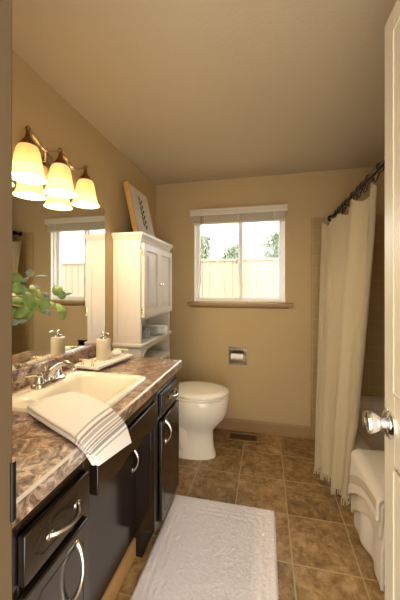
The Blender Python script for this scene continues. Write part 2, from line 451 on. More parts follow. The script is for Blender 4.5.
# ------------------------------------------------------------------ open door on the right
DX = .295; DY0, DY1 = .245, .81
door = struct(MB().box(DX+.006, DY0, .012, DX+.036, DY1, 1.942).build('door_1', 'door', bevel=.002))
mb = MB(); zr = [(.012, .20), (.86, 1.03), (1.885, 1.942)]
for z0, z1 in zr: mb.box(DX, DY0+.056, z0, DX+.0062, DY1-.056, z1)
mb.box(DX, DY1-.056, .012, DX+.0062, DY1, 1.942).box(DX, DY0, .012, DX+.0062, DY0+.056, 1.942).box(DX, (DY0+DY1)/2-.04, .2, DX+.0062, (DY0+DY1)/2+.04, 1.885)
mb.build('stile_and_rail', 'door', door, bevel=.002)
for z0, z1 in ((.20, .86), (1.03, 1.885)):
    for y0, y1 in ((DY0+.056, (DY0+DY1)/2-.04), ((DY0+DY1)/2+.04, DY1-.056)):
        p = MB(); a = [(y0, z0), (y1, z0), (y1, z1), (y0, z1)]
        def ins(d): return [(y0+d, z0+d), (y1-d, z0+d), (y1-d, z1-d), (y0+d, z1-d)]
        rings = [[(x, *q) for q in ins(d)] for d, x in ((0, DX-.003), (.006, DX-.005), (.014, DX+.005), (.024, DX+.0055), (.05, DX+.001))]
        p.loft(rings, caps=True).build('raised_panel', 'door', door)
kz, ky = .951, .778
kn = MB().lathe([(.0, -.001), (.034, -.001), (.034, .004), (.029, .008), (.016, .011), (.0, .011)], (DX, ky, kz), (-1, 0, 0)).build('knob_rose', 'chrome', door, smooth=True)
MB().lathe([(.0115, .008), (.0105, .020), (.018, .025), (.022, .031), (.0255, .040), (.026, .045)], (DX, ky, kz), (-1, 0, 0), 24).build('knob', 'knobglass', kn, smooth=True)
MB().lathe([(.0265, .044), (.0273, .048), (.025, .053), (.011, .056), (0, .0565)], (DX, ky, kz), (-1, 0, 0), 24).build('knob_face', 'chrome', kn, smooth=True)

# ------------------------------------------------------------------ vanity
FX = -.505
van = thing('vanity_cabinet', (-.76, .97, 0), 'long espresso bathroom vanity with nickel pulls and knee recess under the countertop', 'cabinet')
V0, V1 = .325, 1.60
bx = MB()
bx.box(XL+.004, V0, .13, FX-.018, .752, .812).box(XL+.004, V0, 0, FX-.07, .752, .13)         # near bank
bx.box(XL+.004, 1.262, .13, FX-.018, V1, .812).box(XL+.004, 1.262, 0, FX-.07, V1, .13)       # far bank
bx.box(XL+.004, .752, .0, -.625, 1.262, .715).box(-.645, .752, .715, -.625, 1.262, .80)                                               # recessed middle
bx.build('carcass', 'espresso', van, bevel=.002)
ff = MB()
ff.box(FX-.018, V0, .13, FX, .50, .812).box(FX-.018, .722, .13, FX, .752, .812)
ff.box(FX-.018, 1.262, .13, FX, 1.305, .812).box(FX-.018, 1.59, .13, FX, V1, .812)
ff.box(FX-.018, .50, .765, FX, .722, .812).box(FX-.018, .752, .758, FX, 1.262, .812).box(FX-.018, 1.305, .765, FX, 1.59, .812)
ff.box(FX-.018, .50, .632, FX, .722, .652).box(FX-.018, 1.305, .632, FX, 1.59, .652).box(FX-.018, .5, .13, FX, .722, .15).box(FX-.018, 1.305, .13, FX, 1.59, .15)
ff.build('face_frame', 'espresso', van, bevel=.0015)
def pull(y, z, x, L, vertical, parent, tilt=0):
    pts = []; rr = []
    for i in range(13):
        s = i/12; a = (s-.5)*L; out = .028*math.sin(PI*s)**.7 if 0 < s < 1 else .0
        pts.append((x+out, y+a*tilt, z+a) if vertical else (x+out, y+a, z))
        rr.append(.0075-.0035*math.sin(PI*s))
    mb = MB().tube(pts, rr, 8)
    for a in (-.5, .5):
        p = (x+.001, y+a*L*tilt, z+a*L) if vertical else (x+.001, y+a*L, z)
        mb.sphere(p, .009, 10, 6, (.5, 1 if vertical else 1.5, 1.5 if vertical else 1))
    return mb.build('pull_handle', 'nickel', parent, smooth=True)
def front(name, y0, y1, z0, z1, x, parent, handle=None, groove=True, arch=False):
    d = MB().box(x, y0, z0, x+.018, y1, z1).build(name, 'espresso', parent, bevel=.004)
    if groove:
        i = .028; c = .022
        base = [(y0+i+c, z0+i), (y1-i-c, z0+i), (y1-i, z0+i+c), (y1-i, z1-i-c), (y1-i-c, z1-i), (y0+i+c, z1-i), (y0+i, z1-i-c), (y0+i, z0+i+c)]
        pts = [(x+.0178, *p) for p in base]; pts.append(pts[0])
        MB().tube(pts, .0016, 5).build('routed_groove', 'dark', d)
    if handle: pull(handle[0], handle[1], x+.018, handle[2], handle[3], d, .28 if handle[3] and y0 < 1 else 0)
    return d
front('drawer', .497, .722, .655, .762, FX+.001, van, (.618, .707, .098, False))
front('door', .497, .722, .14, .632, FX+.001, van, (.650, .54, .125, True))
front('drawer', 1.312, 1.592, .655, .762, FX+.001, van, (1.47, .708, .09, False))
front('door', 1.312, 1.592, .14, .632, FX+.001, van, (1.365, .56, .10, True))
# scalloped apron over the knee recess
poly = [(.772, .752), (.772, .652)]
for i in range(17):
    s = i/16; y = .80+s*.43; poly.append((y, .640+.012*math.sin(PI*s)**.5+.006*math.sin(s*PI*6)))
poly += [(1.256, .652), (1.256, .752)]
ap = MB().prism(poly, 'x', FX-.016, FX+.014).build('apron_panel', 'espresso', van, bevel=.003)
dm = MB().box(-.622, .77, .10, -.604, 1.255, .79).build('door', 'espresso', van, bevel=.004)
pull(1.236, .478, -.604, .105, True, dm)
MB().box(-.625, .752, 0, -.598, 1.262, .092).build('kick_board', 'kick', van, bevel=.006)
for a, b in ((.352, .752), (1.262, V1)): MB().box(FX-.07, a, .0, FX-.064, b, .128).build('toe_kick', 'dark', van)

# ------------------------------------------------------------------ countertop
CT = .857; CX = -.475; SX0, SX1, SY0, SY1 = -.925, -.56, .845, 1.225
ct = thing('countertop', (-.75, .96, .814), 'long marbled brown laminate countertop resting on the espresso vanity', 'countertop')
mb = MB(); zb = .814
A = [XL+.003, SX0, SX1, CX-.012]; B = [.315, SY0, SY1, 1.615]
for i in range(3):
    for j in range(3):
        if i == 1 and j == 1: continue
        mb.box(A[i], B[j], zb, A[i+1], B[j+1], CT)
prof = [(CX-.012, zb), (CX-.002, zb), (CX, zb+.004), (CX, CT-.008), (CX-.003, CT-.002), (CX-.008, CT), (CX-.012, CT)]
mb.prism(prof, 'y', .315, 1.615)
mb.build('worktop', 'counter', ct)
MB().prism([(CX-.0115, CT-.001), (CX-.0075, CT-.001), (CX-.0022, CT-.003), (CX-.0018, CT-.0025), (CX-.0073, CT+.0004), (CX-.0115, CT+.0006)], 'y', .315, 1.615).build('edge_highlight', 'edge', ct)  # thin pale strip painting the window's highlight along the front bevel
MB().prism([(XL+.002, CT), (XL+.022, CT), (XL+.022, .93), (XL+.018, .938), (XL+.002, .938)], 'y', .315, 1.615).build('backsplash', 'counter', ct)

# ------------------------------------------------------------------ sink
def rrect(x0, x1, y0, y1, r, z, n=6):
    pts = []
    for cx, cy, a0 in ((x1-r, y1-r, 0), (x0+r, y1-r, PI/2), (x0+r, y0+r, PI), (x1-r, y0+r, 3*PI/2)):
        for i in range(n+1):
            a = a0+PI/2*i/n; pts.append((cx+r*math.cos(a), cy+r*math.sin(a), z))
    return pts
sk = thing('sink', (-.74, 1.035, CT), 'rectangular bisque drop-in sink set into the marbled countertop', 'sink')
sb = MB().loft([rrect(-.955, -.53, .815, 1.255, .04, CT+.0005), rrect(-.954, -.531, .816, 1.254, .04, CT+.010), rrect(-.945, -.54, .825, 1.245, .035, CT+.015),
    rrect(-.855, -.565, .872, 1.215, .05, CT+.013), rrect(-.846, -.572, .882, 1.205, .05, CT+.002), rrect(-.83, -.585, .9, 1.185, .055, CT-.06),
    rrect(-.80, -.61, .93, 1.155, .06, CT-.115), rrect(-.76, -.66, .98, 1.1, .04, CT-.125)], caps=False)
n = 28; k = 7*n; sb.f.append(tuple(k+j for j in range(n)))
sb.build('basin', 'sink', sk, smooth=True, angle=80)
MB().lathe([(.0, 0), (.024, 0), (.024, .003), (.018, .0045), (0, .004)], (-.71, 1.04, CT-.125)).build('drain', 'chrome', sk, smooth=True)

# faucet
FZ = CT+.0155; fcx, fcy = -.905, 1.055
fa = thing('faucet', (fcx, fcy, FZ), 'chrome two-handle faucet standing on the back rim of the sink', 'faucet')
MB().loft([[(x, y, FZ-.001) for x, y, _ in rrect(fcx-.03, fcx+.03, fcy-.085, fcy+.085, .028, 0)], [(x, y, FZ+.012) for x, y, _ in rrect(fcx-.029, fcx+.029, fcy-.084, fcy+.084, .028, 0)],
           [(x, y, FZ+.02) for x, y, _ in rrect(fcx-.022, fcx+.022, fcy-.076, fcy+.076, .021, 0)]]).build('base_plate', 'chrome', fa, smooth=True)
sp = [(fcx, fcy, FZ+.015), (fcx+.004, fcy, FZ+.04), (fcx+.025, fcy, FZ+.066), (fcx+.058, fcy, FZ+.086), (fcx+.088, fcy, FZ+.09), (fcx+.11, fcy, FZ+.082), (fcx+.122, fcy, FZ+.064)]
MB().tube(sp, [.02, .017, .0145, .013, .012, .0115, .012], 12).build('spout', 'chrome', fa, smooth=True)
for s in (-1, 1):
    y = fcy+s*.056
    h = MB().lathe([(.02, .016), (.019, .026), (.014, .042), (.015, .05), (.008, .058), (0, .058)], (fcx, y, FZ)).build('handle', 'chrome', fa, smooth=True)
    MB().tube([(fcx, y, FZ+.05), (fcx-.008, y+s*.03, FZ+.058), (fcx-.012, y+s*.062, FZ+.062)], [.0075, .006, .0075], 8).build('lever', 'chrome', h, smooth=True)
MB().tube([(fcx-.018, fcy, FZ+.015), (fcx-.018, fcy, FZ+.06)], .003, 6).sphere((fcx-.018, fcy, FZ+.063), .006).build('lift_rod', 'chrome', fa, smooth=True)

# mirror
mi = thing('wall_mirror', (XL, 1.0, .94), 'large frameless wall mirror standing on the backsplash behind the sink', 'mirror')
MB().box(XL+.001, .315, .942, XL+.006, 1.679, 1.80).build('mirror_glass', 'mirror', mi)
MB().box(XL+.001, .315, .9385, XL+.009, 1.679, .945).build('bottom_channel', 'chrome', mi)
MB().box(XL+.001, 1.679, .942, XL+.0062, 1.682, 1.80).build('glass_edge', 'knobglass', mi)

# ------------------------------------------------------------------ vanity light
LX = -.933; LY = [.972, 1.160, 1.352]
vl = thing('vanity_light', (XL, 1.16, 1.80), 'three-shade wavy vanity light mounted on the wall above the mirror', 'lamp')
MB().lathe([(0, -.0), (.062, .0), (.062, .008), (.05, .018), (.03, .024), (0, .026)], (XL+.001, 1.16, 1.87), (1, 0, 0), 28).build('back_plate', 'nickel', vl, smooth=True)
for s in (-1, 1):
    MB().tube([(XL+.02, 1.16+s*.015, 1.87), (XL+.05, 1.16+s*.05, 1.868), (LX, 1.16+s*.095, 1.878)], .005, 8).build('support_arm', 'nickel', vl, smooth=True)
pts = []
for i in range(49):
    s = i/48; y = LY[0]+s*(LY[2]-LY[0]); pts.append((LX, y, 1.898+.018*math.cos(2*PI*2*s)))
wv = MB()
for k in range(len(pts)-1): pass
rg = []
for i, p in enumerate(pts):
    q = Vector(pts[min(i+1, 48)])-Vector(pts[max(i-1, 0)]); nrm = Vector((0, -q.z, q.y)).normalized()
    c = Vector(p); rg.append([c+Vector((.006, 0, 0))+nrm*.003, c+Vector((-.006, 0, 0))+nrm*.003, c+Vector((-.006, 0, 0))-nrm*.003, c+Vector((.006, 0, 0))-nrm*.003])
wv.loft(rg).build('wavy_bar', 'nickel', vl, smooth=True)
for y in LY:
    cp = MB().lathe([(.034, 1.846), (.032, 1.856), (.024, 1.872), (.014, 1.884), (.009, 1.9), (.007, 1.912), (.009, 1.918), (.011, 1.925), (.007, 1.932), (0, 1.933)], (LX, y, 0)).build('shade_holder', 'bronze', vl, smooth=True)
    outer = [(.027, 1.856), (.036, 1.85), (.043, 1.836), (.048, 1.812), (.0515, 1.786), (.0555, 1.762), (.061, 1.742), (.068, 1.727), (.0735, 1.722)]
    sh = MB().lathe(outer+[(r-.003, z) for r, z in outer[::-1]], (LX, y, 0), n=32, caps=False).build('lamp_shade', 'shade', vl, smooth=True)
    MB().sphere((LX, y, 1.765), .023, 14, 10).lathe([(.014, 1.78), (.013, 1.845)], (LX, y, 0)).build('bulb', 'bulb', vl, smooth=True)
    pl = bpy.data.lights.new('bulb_light', 'POINT'); pl.energy = LAMP_W; pl.shadow_soft_size = .012; pl.color = (1, .81, .55)
    lo = bpy.data.objects.new('bulb_light', pl); COL.objects.link(lo); lo.parent = vl; lo.location = Vector((LX, y, 1.732))-WLOC[vl.name]

# ------------------------------------------------------------------ over-toilet cabinet
C0, C1, CB, CF = 1.79, 2.39, XL+.003, -.816
oc = thing('storage_cabinet', (-.92, 2.09, 0), 'tall white over-toilet cabinet with two panelled doors and an open shelf', 'cabinet')
mb = MB()
for y0, y1 in ((C0, C0+.022), (C1-.022, C1)):
    mb.box(CB, y0, .0, CB+.03, y1, .5).box(CF-.03, y0, 0, CF, y1, .5).box(CB, y0, .5, CF, y1, 1.615)
mb.box(CB, C0+.02, 1.06, CF-.001, C1-.02, 1.08).box(CB, C0+.02, 1.55, CF, C1-.02, 1.615).box(CB, C0+.02, .905, CB+.008, C1-.02, 1.6)
mb.build('cabinet_body', 'white', oc, bevel=.002)
# raised frame on the visible side panel
frame2 = MB(); y = C0-.004
for a in ((CB, .905, CB+.035, 1.6), (CF-.035, .905, CF, 1.6), (CB+.035, 1.555, CF-.035, 1.6), (CB+.035, .905, CF-.035, .96)):
    frame2.box(a[0], y, a[1], a[2], C0+.001, a[3])
frame2.build('side_frame', 'white', oc, bevel=.002)
cr = MB(); lv = [(.002, 1.595), (.004, 1.61), (.012, 1.622), (.016, 1.632), (.022, 1.638), (.022, 1.656)]
cr.loft([[(CB, C0-d, z), (CF+d, C0-d, z), (CF+d, C1+d, z), (CB, C1+d, z)] for d, z in lv]); cr.build('crown_moulding', 'white', oc)
lv = [(.004, .872), (.012, .876), (.016, .886), (.016, .898), (.01, .905)]
MB().loft([[(CB, C0-d, z), (CF+d, C0-d, z), (CF+d, C1+d, z), (CB, C1+d, z)] for d, z in lv]).build('shelf', 'white', oc)
poly = [(C0+.02, .873), (C0+.02, .80), (C0+.05, .80), (C0+.06, .825), (C0+.085, .828), (C0+.1, .845)]
poly += [(C0+.1+(C1-C0-.2)*i/10, .845+.008*math.sin(PI*i/10)) for i in range(1, 10)]
poly += [(C1-.1, .845), (C1-.085, .828), (C1-.06, .825), (C1-.05, .80), (C1-.02, .80), (C1-.02, .873)]
MB().prism(poly, 'x', CF-.016, CF+.001).build('arched_apron', 'white', oc)
mid = (C0+C1)/2
for y0, y1, ky in ((C0+.006, mid-.001, mid-.025), (mid+.001, C1-.006, mid+.025)):
    d = MB().box(CF+.001, y0, 1.08, CF+.009, y1, 1.585)
    frame_w = .048
    for a in ((y0, 1.08, y0+frame_w, 1.585), (y1-frame_w, 1.08, y1, 1.585), (y0+frame_w, 1.08, y1-frame_w, 1.08+frame_w), (y0+frame_w, 1.537, y1-frame_w, 1.585)):
        d.box(CF+.006, a[0], a[1], CF+.024, a[2], a[3])
    d = d.build('door', 'white', oc, bevel=.0015)
    p = MB(); a, b, c_, e = y0+frame_w, y1-frame_w, 1.08+frame_w, 1.537
    p.loft([[(x, a+q, c_+q), (x, b-q, c_+q), (x, b-q, e-q), (x, a+q, e-q)] for q, x in ((.014, CF+.0092), (.015, CF+.013), (.040, CF+.021))]).build('door_panel', 'white', d)
    MB().lathe([(.005, 0), (.005, .008), (.011, .014), (.011, .02), (0, .024)], (CF+.024, ky, 1.305), (1, 0, 0), 14).build('door_knob', 'chrome', d, smooth=True)
    hy = C0+.004 if y0 < mid-.05 and y0 < C0+.1 else C1-.004
    for z in (1.125, 1.52):
        MB().tube([(CF+.016, hy, z-.022), (CF+.016, hy, z+.022)], .005, 8).box(CF+.004, hy-.004, z-.018, CF+.012, hy+.008, z+.018).build('hinge', 'gold', d, smooth=True)

# things on the open shelf
rt = MB(); R = []
for i in range(60):
    a = i/59*2*PI*2.6; r = .012+.022*i/59; R.append((r*math.cos(a), r*math.sin(a)))
for i in range(59): pass
rt.lathe([(.0, -.002), (.02, 0), (.035, .004), (.038, .012), (.038, .2), (.035, .208), (.02, .212), (0, .212)], (-.985, 2.19, .943), (1, 0, -.0), 20)
tag(rt.build('rolled_towel', 'towel', smooth=True), 'white rolled towel lying on the open shelf of the white cabinet', 'towel')
tw = MB().loft([[(-.99+.16*s, 2.105+.012*math.cos(a)+.0*s, .9055+.034+.034*math.sin(a)) for a in [2*PI*j/14 for j in range(14)]] for s in (0, .05, .5, .95, 1)])
for i in range(len(tw.v)):
    x, y, z = tw.v[i]; tw.v[i] = (x, 2.12+(y-2.105)*2.0, z)
tag(tw.build('folded_cloth', 'towelgrey', smooth=True), 'grey folded cloth between the small jar and the rolled towel', 'cloth')
j = thing('jar', (-.87, 1.99, .905), 'small grey lidded jar on the open shelf of the white cabinet', 'jar')
MB().lathe([(0, .0005), (.03, .0005), (.033, .006), (.033, .05), (.03, .056), (0, .056)], (-.87, 1.99, .905)).build('jar_body', 'jar', j, smooth=True)
MB().lathe([(0, .056), (.031, .056), (.031, .066), (.012, .07), (.012, .078), (0, .08)], (-.87, 1.99, .905)).build('lid', 'jar', j, smooth=True)
b2 = thing('lotion_bottle', (-.96, 2.02, .905), 'white bottle behind the grey jar on the cabinet shelf', 'bottle')
MB().lathe([(0, .0005), (.024, .0005), (.026, .01), (.026, .085), (.018, .1), (.01, .105), (.01, .112)], (-.96, 2.02, .905)).build('bottle_body', 'vase', b2, smooth=True)
MB().lathe([(.012, .11), (.012, .13), (0, .131)], (-.96, 2.02, .905)).build('cap', 'vase', b2, smooth=True)

# framed picture leaning on the wall on top of the cabinet
fp = thing('framed_picture', (-.93, 2.075, 1.657), 'pine framed botanical print leaning on the wall above the white cabinet', 'picture')
Wd, Hh, T = .35, .40, .038
lean = math.atan2(.088, .39)
mx = Matrix.Translation((-.882, 1.90, 1.6575)) @ Matrix.Rotation(-lean, 4, 'Y')
# local: x back is -T..0, y 0..Wd, z 0..Hh
fr = MB().box(-T, 0, 0, 0, .012, Hh).box(-T, Wd-.012, 0, 0, Wd, Hh).box(-T, .012, 0, 0, Wd-.012, .012).box(-T, .012, Hh-.012, 0, Wd-.012, Hh)
lowest = min((mx @ Vector(p)).z for p in fr.v); mx = Matrix.Translation((0, 0, 1.6575-lowest)) @ mx
fr.xform(mx).build('frame', 'pine', fp, bevel=.001)
MB().box(-T+.004, .012, .012, -.003, Wd-.012, Hh-.012).xform(mx).build('canvas', 'canvas', fp)
sg = MB(); cy = Wd*.5
def lf(mb, y, z, a, L, w):
    c, s = math.cos(a), math.sin(a); pts = []
    for i in range(10):
        q = 2*PI*i/10; u = L*.5*(1+math.cos(q)); v = w*math.sin(q)*(1-.3*math.cos(q))
        pts.append((y+u*c-v*s, z+u*s+v*c))
    mb.prism(pts, 'x', -.0032, -.0018)
sg.prism([(cy-.001, .06), (cy+.001, .06), (cy+.004, .33), (cy+.002, .33)], 'x', -.0032, -.002)
for i in range(6):
    z = .075+i*.042; lf(sg, cy+.006, z, .8, .052-.003*i, .010); lf(sg, cy-.004, z+.018, PI-.8, .052-.003*i, .010)
sg.xform(mx).build('leaf_print', 'ink', fp)

# ------------------------------------------------------------------ toilet
TY = 2.16
to = thing('toilet', (-.60, TY, 0), 'bisque toilet with closed lid beside the end of the vanity', 'toilet')
def egg(cx, a, b, z, n=36, back=1.0, cy=TY, sq=1.0):
    r = []
    for j in range(n):
        q = 2*PI*j/n; c, s = math.cos(q), math.sin(q)
        x = cx+a*(abs(c)**sq)*(1 if c > 0 else -back); y = cy+b*(abs(s)**sq)*(1 if s > 0 else -1)
        r.append((x, y, z))
    return r
bw = MB().loft([egg(-.59, .225, .096, 0, sq=.85), egg(-.59, .223, .094, .02, sq=.85), egg(-.59, .208, .088, .06, sq=.9), egg(-.585, .198, .086, .14, sq=.9), egg(-.575, .19, .09, .2), egg(-.545, .2, .115, .245), egg(-.52, .225, .145, .30),
     egg(-.507, .236, .165, .36), egg(-.505, .238, .172, .41), egg(-.505, .238, .174, .452), egg(-.505, .234, .17, .458)])
bw.build('bowl', 'porcelain', to, smooth=True, angle=60)
MB().loft([egg(-.60, .05, .10, .06), egg(-.62, .09, .108, .13), egg(-.63, .1, .112, .2), egg(-.64, .09, .105, .28), egg(-.64, .05, .09, .32)]).build('trapway', 'porcelain', to, smooth=True, angle=60)
MB().box(-.84, TY-.12, .25, -.66, TY+.12, .45).build('rear_deck', 'porcelain', to, bevel=.03, seg=3)
MB().loft([egg(-.505, .235, .173, .4585), egg(-.505, .241, .179, .463), egg(-.505, .241, .179, .474), egg(-.505, .236, .174, .4775)]).build('seat', 'porcelain', to, smooth=True, angle=60)
MB().loft([egg(-.505, .232, .17, .4795), egg(-.505, .242, .18, .4835), egg(-.505, .242, .18, .495), egg(-.505, .232, .171, .503), egg(-.505, .18, .13, .507), egg(-.505, .05, .04, .508)]).build('lid', 'porcelain', to, smooth=True, angle=60)
for s in (-1, 1):
    MB().lathe([(.0, -.012), (.012, -.012), (.012, .016), (0, .018)], (-.735, TY+s*.075, .475)).build('seat_hinge', 'porcelain', to, smooth=True)
    MB().lathe([(.014, .0), (.014, .012), (0, .02)], (-.62, TY+s*.098, .02)).build('bolt_cap', 'porcelain', to, smooth=True)
tk = MB().loft([[(x, y, z) for x, y, _ in rrect(XL+.012+d, -.822-d, TY-.235+d, TY+.175-d, .03, 0)] for d, z in ((.02, .43), (.012, .45), (0, .55), (0, .70))])
tk.build('tank', 'porcelain', to, smooth=True)
MB().loft([[(x, y, z) for x, y, _ in rrect(XL+.008+d, -.79-d, TY-.245+d, TY+.185-d, .03, 0)] for d, z in ((.004, .70), (0, .706), (0, .728), (.006, .738))]).build('tank_lid', 'porcelain', to, smooth=True)
MB().tube([(-.822, TY-.16, .66), (-.805, TY-.16, .66), (-.80, TY-.10, .655)], .007, 8).build('flush_lever', 'chrome', to, smooth=True)

# ------------------------------------------------------------------ paper holder, roll, floor vent
ph = thing('paper_holder', (-.238, YB, .594), 'recessed chrome toilet paper holder in the wall beside the toilet', 'holder')
frame(MB(), -.32, -.156, .59, .75, YB-.006, YB+.001, .013).build('cover_frame', 'holder', ph, bevel=.003)
MB().box(HX0+.001, YB+.06, HZ0+.001, HX1-.001, YB+.064, HZ1-.001).box(HX0+.001, YB, HZ0+.001, HX0+.005, YB+.06, HZ1-.001).box(HX1-.005, YB, HZ0+.001, HX1-.001, YB+.06, HZ1-.001)\
    .box(HX0+.005, YB, HZ0+.001, HX1-.005, YB+.06, HZ0+.005).box(HX0+.005, YB, HZ1-.005, HX1-.005, YB+.06, HZ1-.001).build('recess_box', 'holder', ph)
for x in (HX0+.001, HX1-.009): MB().prism([(YB+.02, .66), (YB-.006, .645), (YB-.03, .655), (YB-.033, .675), (YB-.006, .69), (YB+.02, .69)], 'x', x, x+.008).build('side_arm', 'holder', ph, bevel=.001)
MB().tube([(HX0+.004, YB-.018, .666), (HX1-.004, YB-.018, .666)], .007, 10).build('spindle', 'chrome', ph, smooth=True)
rl = MB().lathe([(.011, 0), (.026, 0), (.028, .002), (.028, .108), (.026, .11), (.011, .11), (.011, 0)], (-.298, YB-.018, .666), (1, 0, 0), 28, caps=False)
tag(rl.build('toilet_paper_roll', 'paper', smooth=True), 'white toilet paper roll on the recessed wall holder', 'toilet paper')

vt = thing('floor_vent', (-.185, 2.475, 0), 'brown metal floor register with dark scrollwork set in the tiles by the back wall', 'vent')
VX0, VX1, VY0, VY1 = -.318, -.048, 2.405, 2.54
mb = MB().box(VX0, VY0, .0005, VX1, VY0+.018, .007).box(VX0, VY1-.018, .0005, VX1, VY1, .007).box(VX0, VY0+.018, .0005, VX0+.022, VY1-.018, .007).box(VX1-.022, VY0+.018, .0005, VX1, VY1-.018, .007)
mb.build('vent_frame', 'ventm', vt, bevel=.003)
MB().box(VX0+.02, VY0+.016, .0006, VX1-.02, VY1-.016, .002).build('dark_opening', 'dark', vt)
mb = MB(); nx = 6; cw = (VX1-VX0-.044)/nx; cyv = (VY0+VY1)/2
for i in range(nx):
    cx = VX0+.022+cw*(i+.5)
    ring = [(cx+math.cos(q)*cw*.42, cyv+math.sin(q)*.036, .004) for q in [2*PI*k/14 for k in range(15)]]
    mb.tube(ring, .0014, 5)
    mb.tube([(cx-cw/2, VY0+.018, .004), (cx+cw/2, VY1-.018, .004)], .0012, 5); mb.tube([(cx-cw/2, VY1-.018, .004), (cx+cw/2, VY0+.018, .004)], .0012, 5)
mb.build('scroll_grille', 'ventm', vt)

# ------------------------------------------------------------------ rug
R = random.Random(3)
RX0, RX1, RY0, RY1 = -.54, .056, .74, 1.685
def rugf(u, v):
    x = RX0+u*(RX1-RX0); y = RY0+v*(RY1-RY0)
    d = min(x-RX0, RX1-x, (y-RY0), RY1-y)
    h = .017+R.uniform(-.0022, .0022)
    for b in (.055, .085, .115):
        if abs(d-b) < .006: h -= .0016
    e = min(1, d/.012); h = .002+(h-.002)*math.sqrt(max(0, e))
    return (x+R.uniform(-.0015, .0015), y+R.uniform(-.0015, .0015), h)
rg = MB().grid(rugf, 120, 180)
tag(rg.build('bath_rug', 'rug', smooth=True, angle=180), 'white tufted rectangular bath rug lying on the tile floor in front of the vanity', 'rug')

# ------------------------------------------------------------------ bathtub
tb = thing('bathtub', (.86, 1.82, 0), 'bisque bathtub behind the cream shower curtain', 'bathtub')
TX0, TX1, TY0, TY1 = .49, XR-.013, 1.052, YB-.013
b = MB().loft([rrect(TX0+.012, TX1, TY0, TY1, .01, 0), rrect(TX0+.004, TX1, TY0, TY1, .01, .36), rrect(TX0, TX1, TY0, TY1, .02, .385), rrect(TX0+.006, TX1-.002, TY0+.002, TY1-.002, .02, .40),
    rrect(TX0+.07, TX1-.06, TY0+.09, TY1-.09, .06, .40), rrect(TX0+.085, TX1-.075, TY0+.11, TY1-.11, .06, .38), rrect(TX0+.12, TX1-.11, TY0+.17, TY1-.2, .14, .14), rrect(TX0+.17, TX1-.16, TY0+.22, TY1-.26, .12, .09)], caps=False)
b.f.append(tuple(7*28+j for j in range(28)))
b.build('tub_shell', 'tubm', tb, smooth=True, angle=50)
MB().lathe([(0, 0), (.02, 0), (.02, .004), (0, .005)], (.86, 1.35, .09)).build('drain', 'chrome', tb, smooth=True)

# ------------------------------------------------------------------ curtain rod, hooks, curtain
RXc, RZ = .535, 1.86
rod = thing('curtain_rod', (RXc, 2.58, RZ), 'dark metal shower curtain rod fixed to the back wall above the tub', 'rod')
MB().tube([(RXc, 1.052, RZ), (RXc, YB-.004, RZ)], .0125, 14).build('rod_tube', 'blackmetal', rod, smooth=True)
for y, s in ((YB-.0005, -1), (1.0505, 1)): MB().lathe([(.03, 0), (.03, .006), (.018, .014), (.014, .022)], (RXc, y, RZ), (0, s, 0)).build('wall_flange', 'blackmetal', rod, smooth=True)
TOP0, TOP1 = (.462, 2.49), (.53, 1.525); BOT0, BOT1 = (.340, 2.10), (.455, 1.74)
NF = 4
def curt(u, v):
    # u along the width (0 far, 1 near), v down
    tx = TOP0[0]+(TOP1[0]-TOP0[0])*u; ty = TOP0[1]+(TOP1[1]-TOP0[1])*u
    s = v**(1.2+.35*u*u)
    bx_ = BOT0[0]+(BOT1[0]-BOT0[0])*u; by = BOT0[1]+(BOT1[1]-BOT0[1])*u
    x = tx+(bx_-tx)*s; y = ty+(by-ty)*s
    ph = 2*PI*(NF*u+.35*math.sin(5*u)+.12*math.sin(3*v))
    f = math.sin(ph)+.35*math.sin(2.3*ph+1.5*v+1)+.12*math.sin(5.1*ph)
    x += (.026-.004*v)*f-.008
    y += .03*math.cos(ph)*(1-.3*v)
    zt_ = 1.785-.03*abs(math.sin(PI*9*u))
    z0 = .055+.05*u+.010*math.sin(7*u)
    z = zt_+(z0-zt_)*v
    lim = TX0-.016
    if z < .46: x = min(x, lim)
    elif z < .9: x = min(x, lim+.2*(z-.46))
    return (x, y, z)
cu = thing('shower_curtain', (.46, 1.95, .05), 'cream fringed shower curtain hanging in folds from the dark rod', 'curtain')
MB().grid(curt, 150, 50).build('cloth', 'curtain', cu, smooth=True, angle=180)
fr = MB(); RR = random.Random(5)
for i in range(70):
    u = (i+.5)/70; p = curt(u, 1)
    fr.tube([(p[0], p[1], p[2]+.006), (p[0]+RR.uniform(-.004, .004), p[1], p[2]-.012), (p[0]+RR.uniform(-.008, .008), p[1]+RR.uniform(-.006, .006), max(.006, p[2]-.034))], [.003, .0042, .0028], 5)
fr.build('tassel_fringe', 'curtain', cu, smooth=True)
hk = None
for i in range(10):
    u = .02+.96*i/9; p = curt(u, 0.0); hy = p[1]
    if hk is None:
        ring = [(RXc+.0165*math.sin(a), hy, RZ-.005+.0205*math.cos(a)) for a in [-2.6+5.2*k/14 for k in range(15)]]
        ring += [(RXc-.004, hy, RZ-.03), (RXc-.012, hy+.002, RZ-.06), (RXc-.022, hy+.002, RZ-.075), (RXc-.03, hy+.002, RZ-.062)]
        hk = MB().tube(ring, .0032, 6).sphere((RXc-.03, hy+.002, RZ-.06), .006, 8, 6).build('curtain_hook', 'blackmetal', smooth=True); o = hk; base = hk.location.copy(); y0h = hy
    else:
        o = hk.copy(); COL.objects.link(o); o.location = base+Vector((0, hy-y0h, 0))
        o.rotation_euler = (0, 0, .35*math.sin(i*2.1))
    tag(o, '', 'curtain hook', 'dark hooks holding the shower curtain')
    o['label'] = 'dark metal curtain hook on the shower curtain rod'

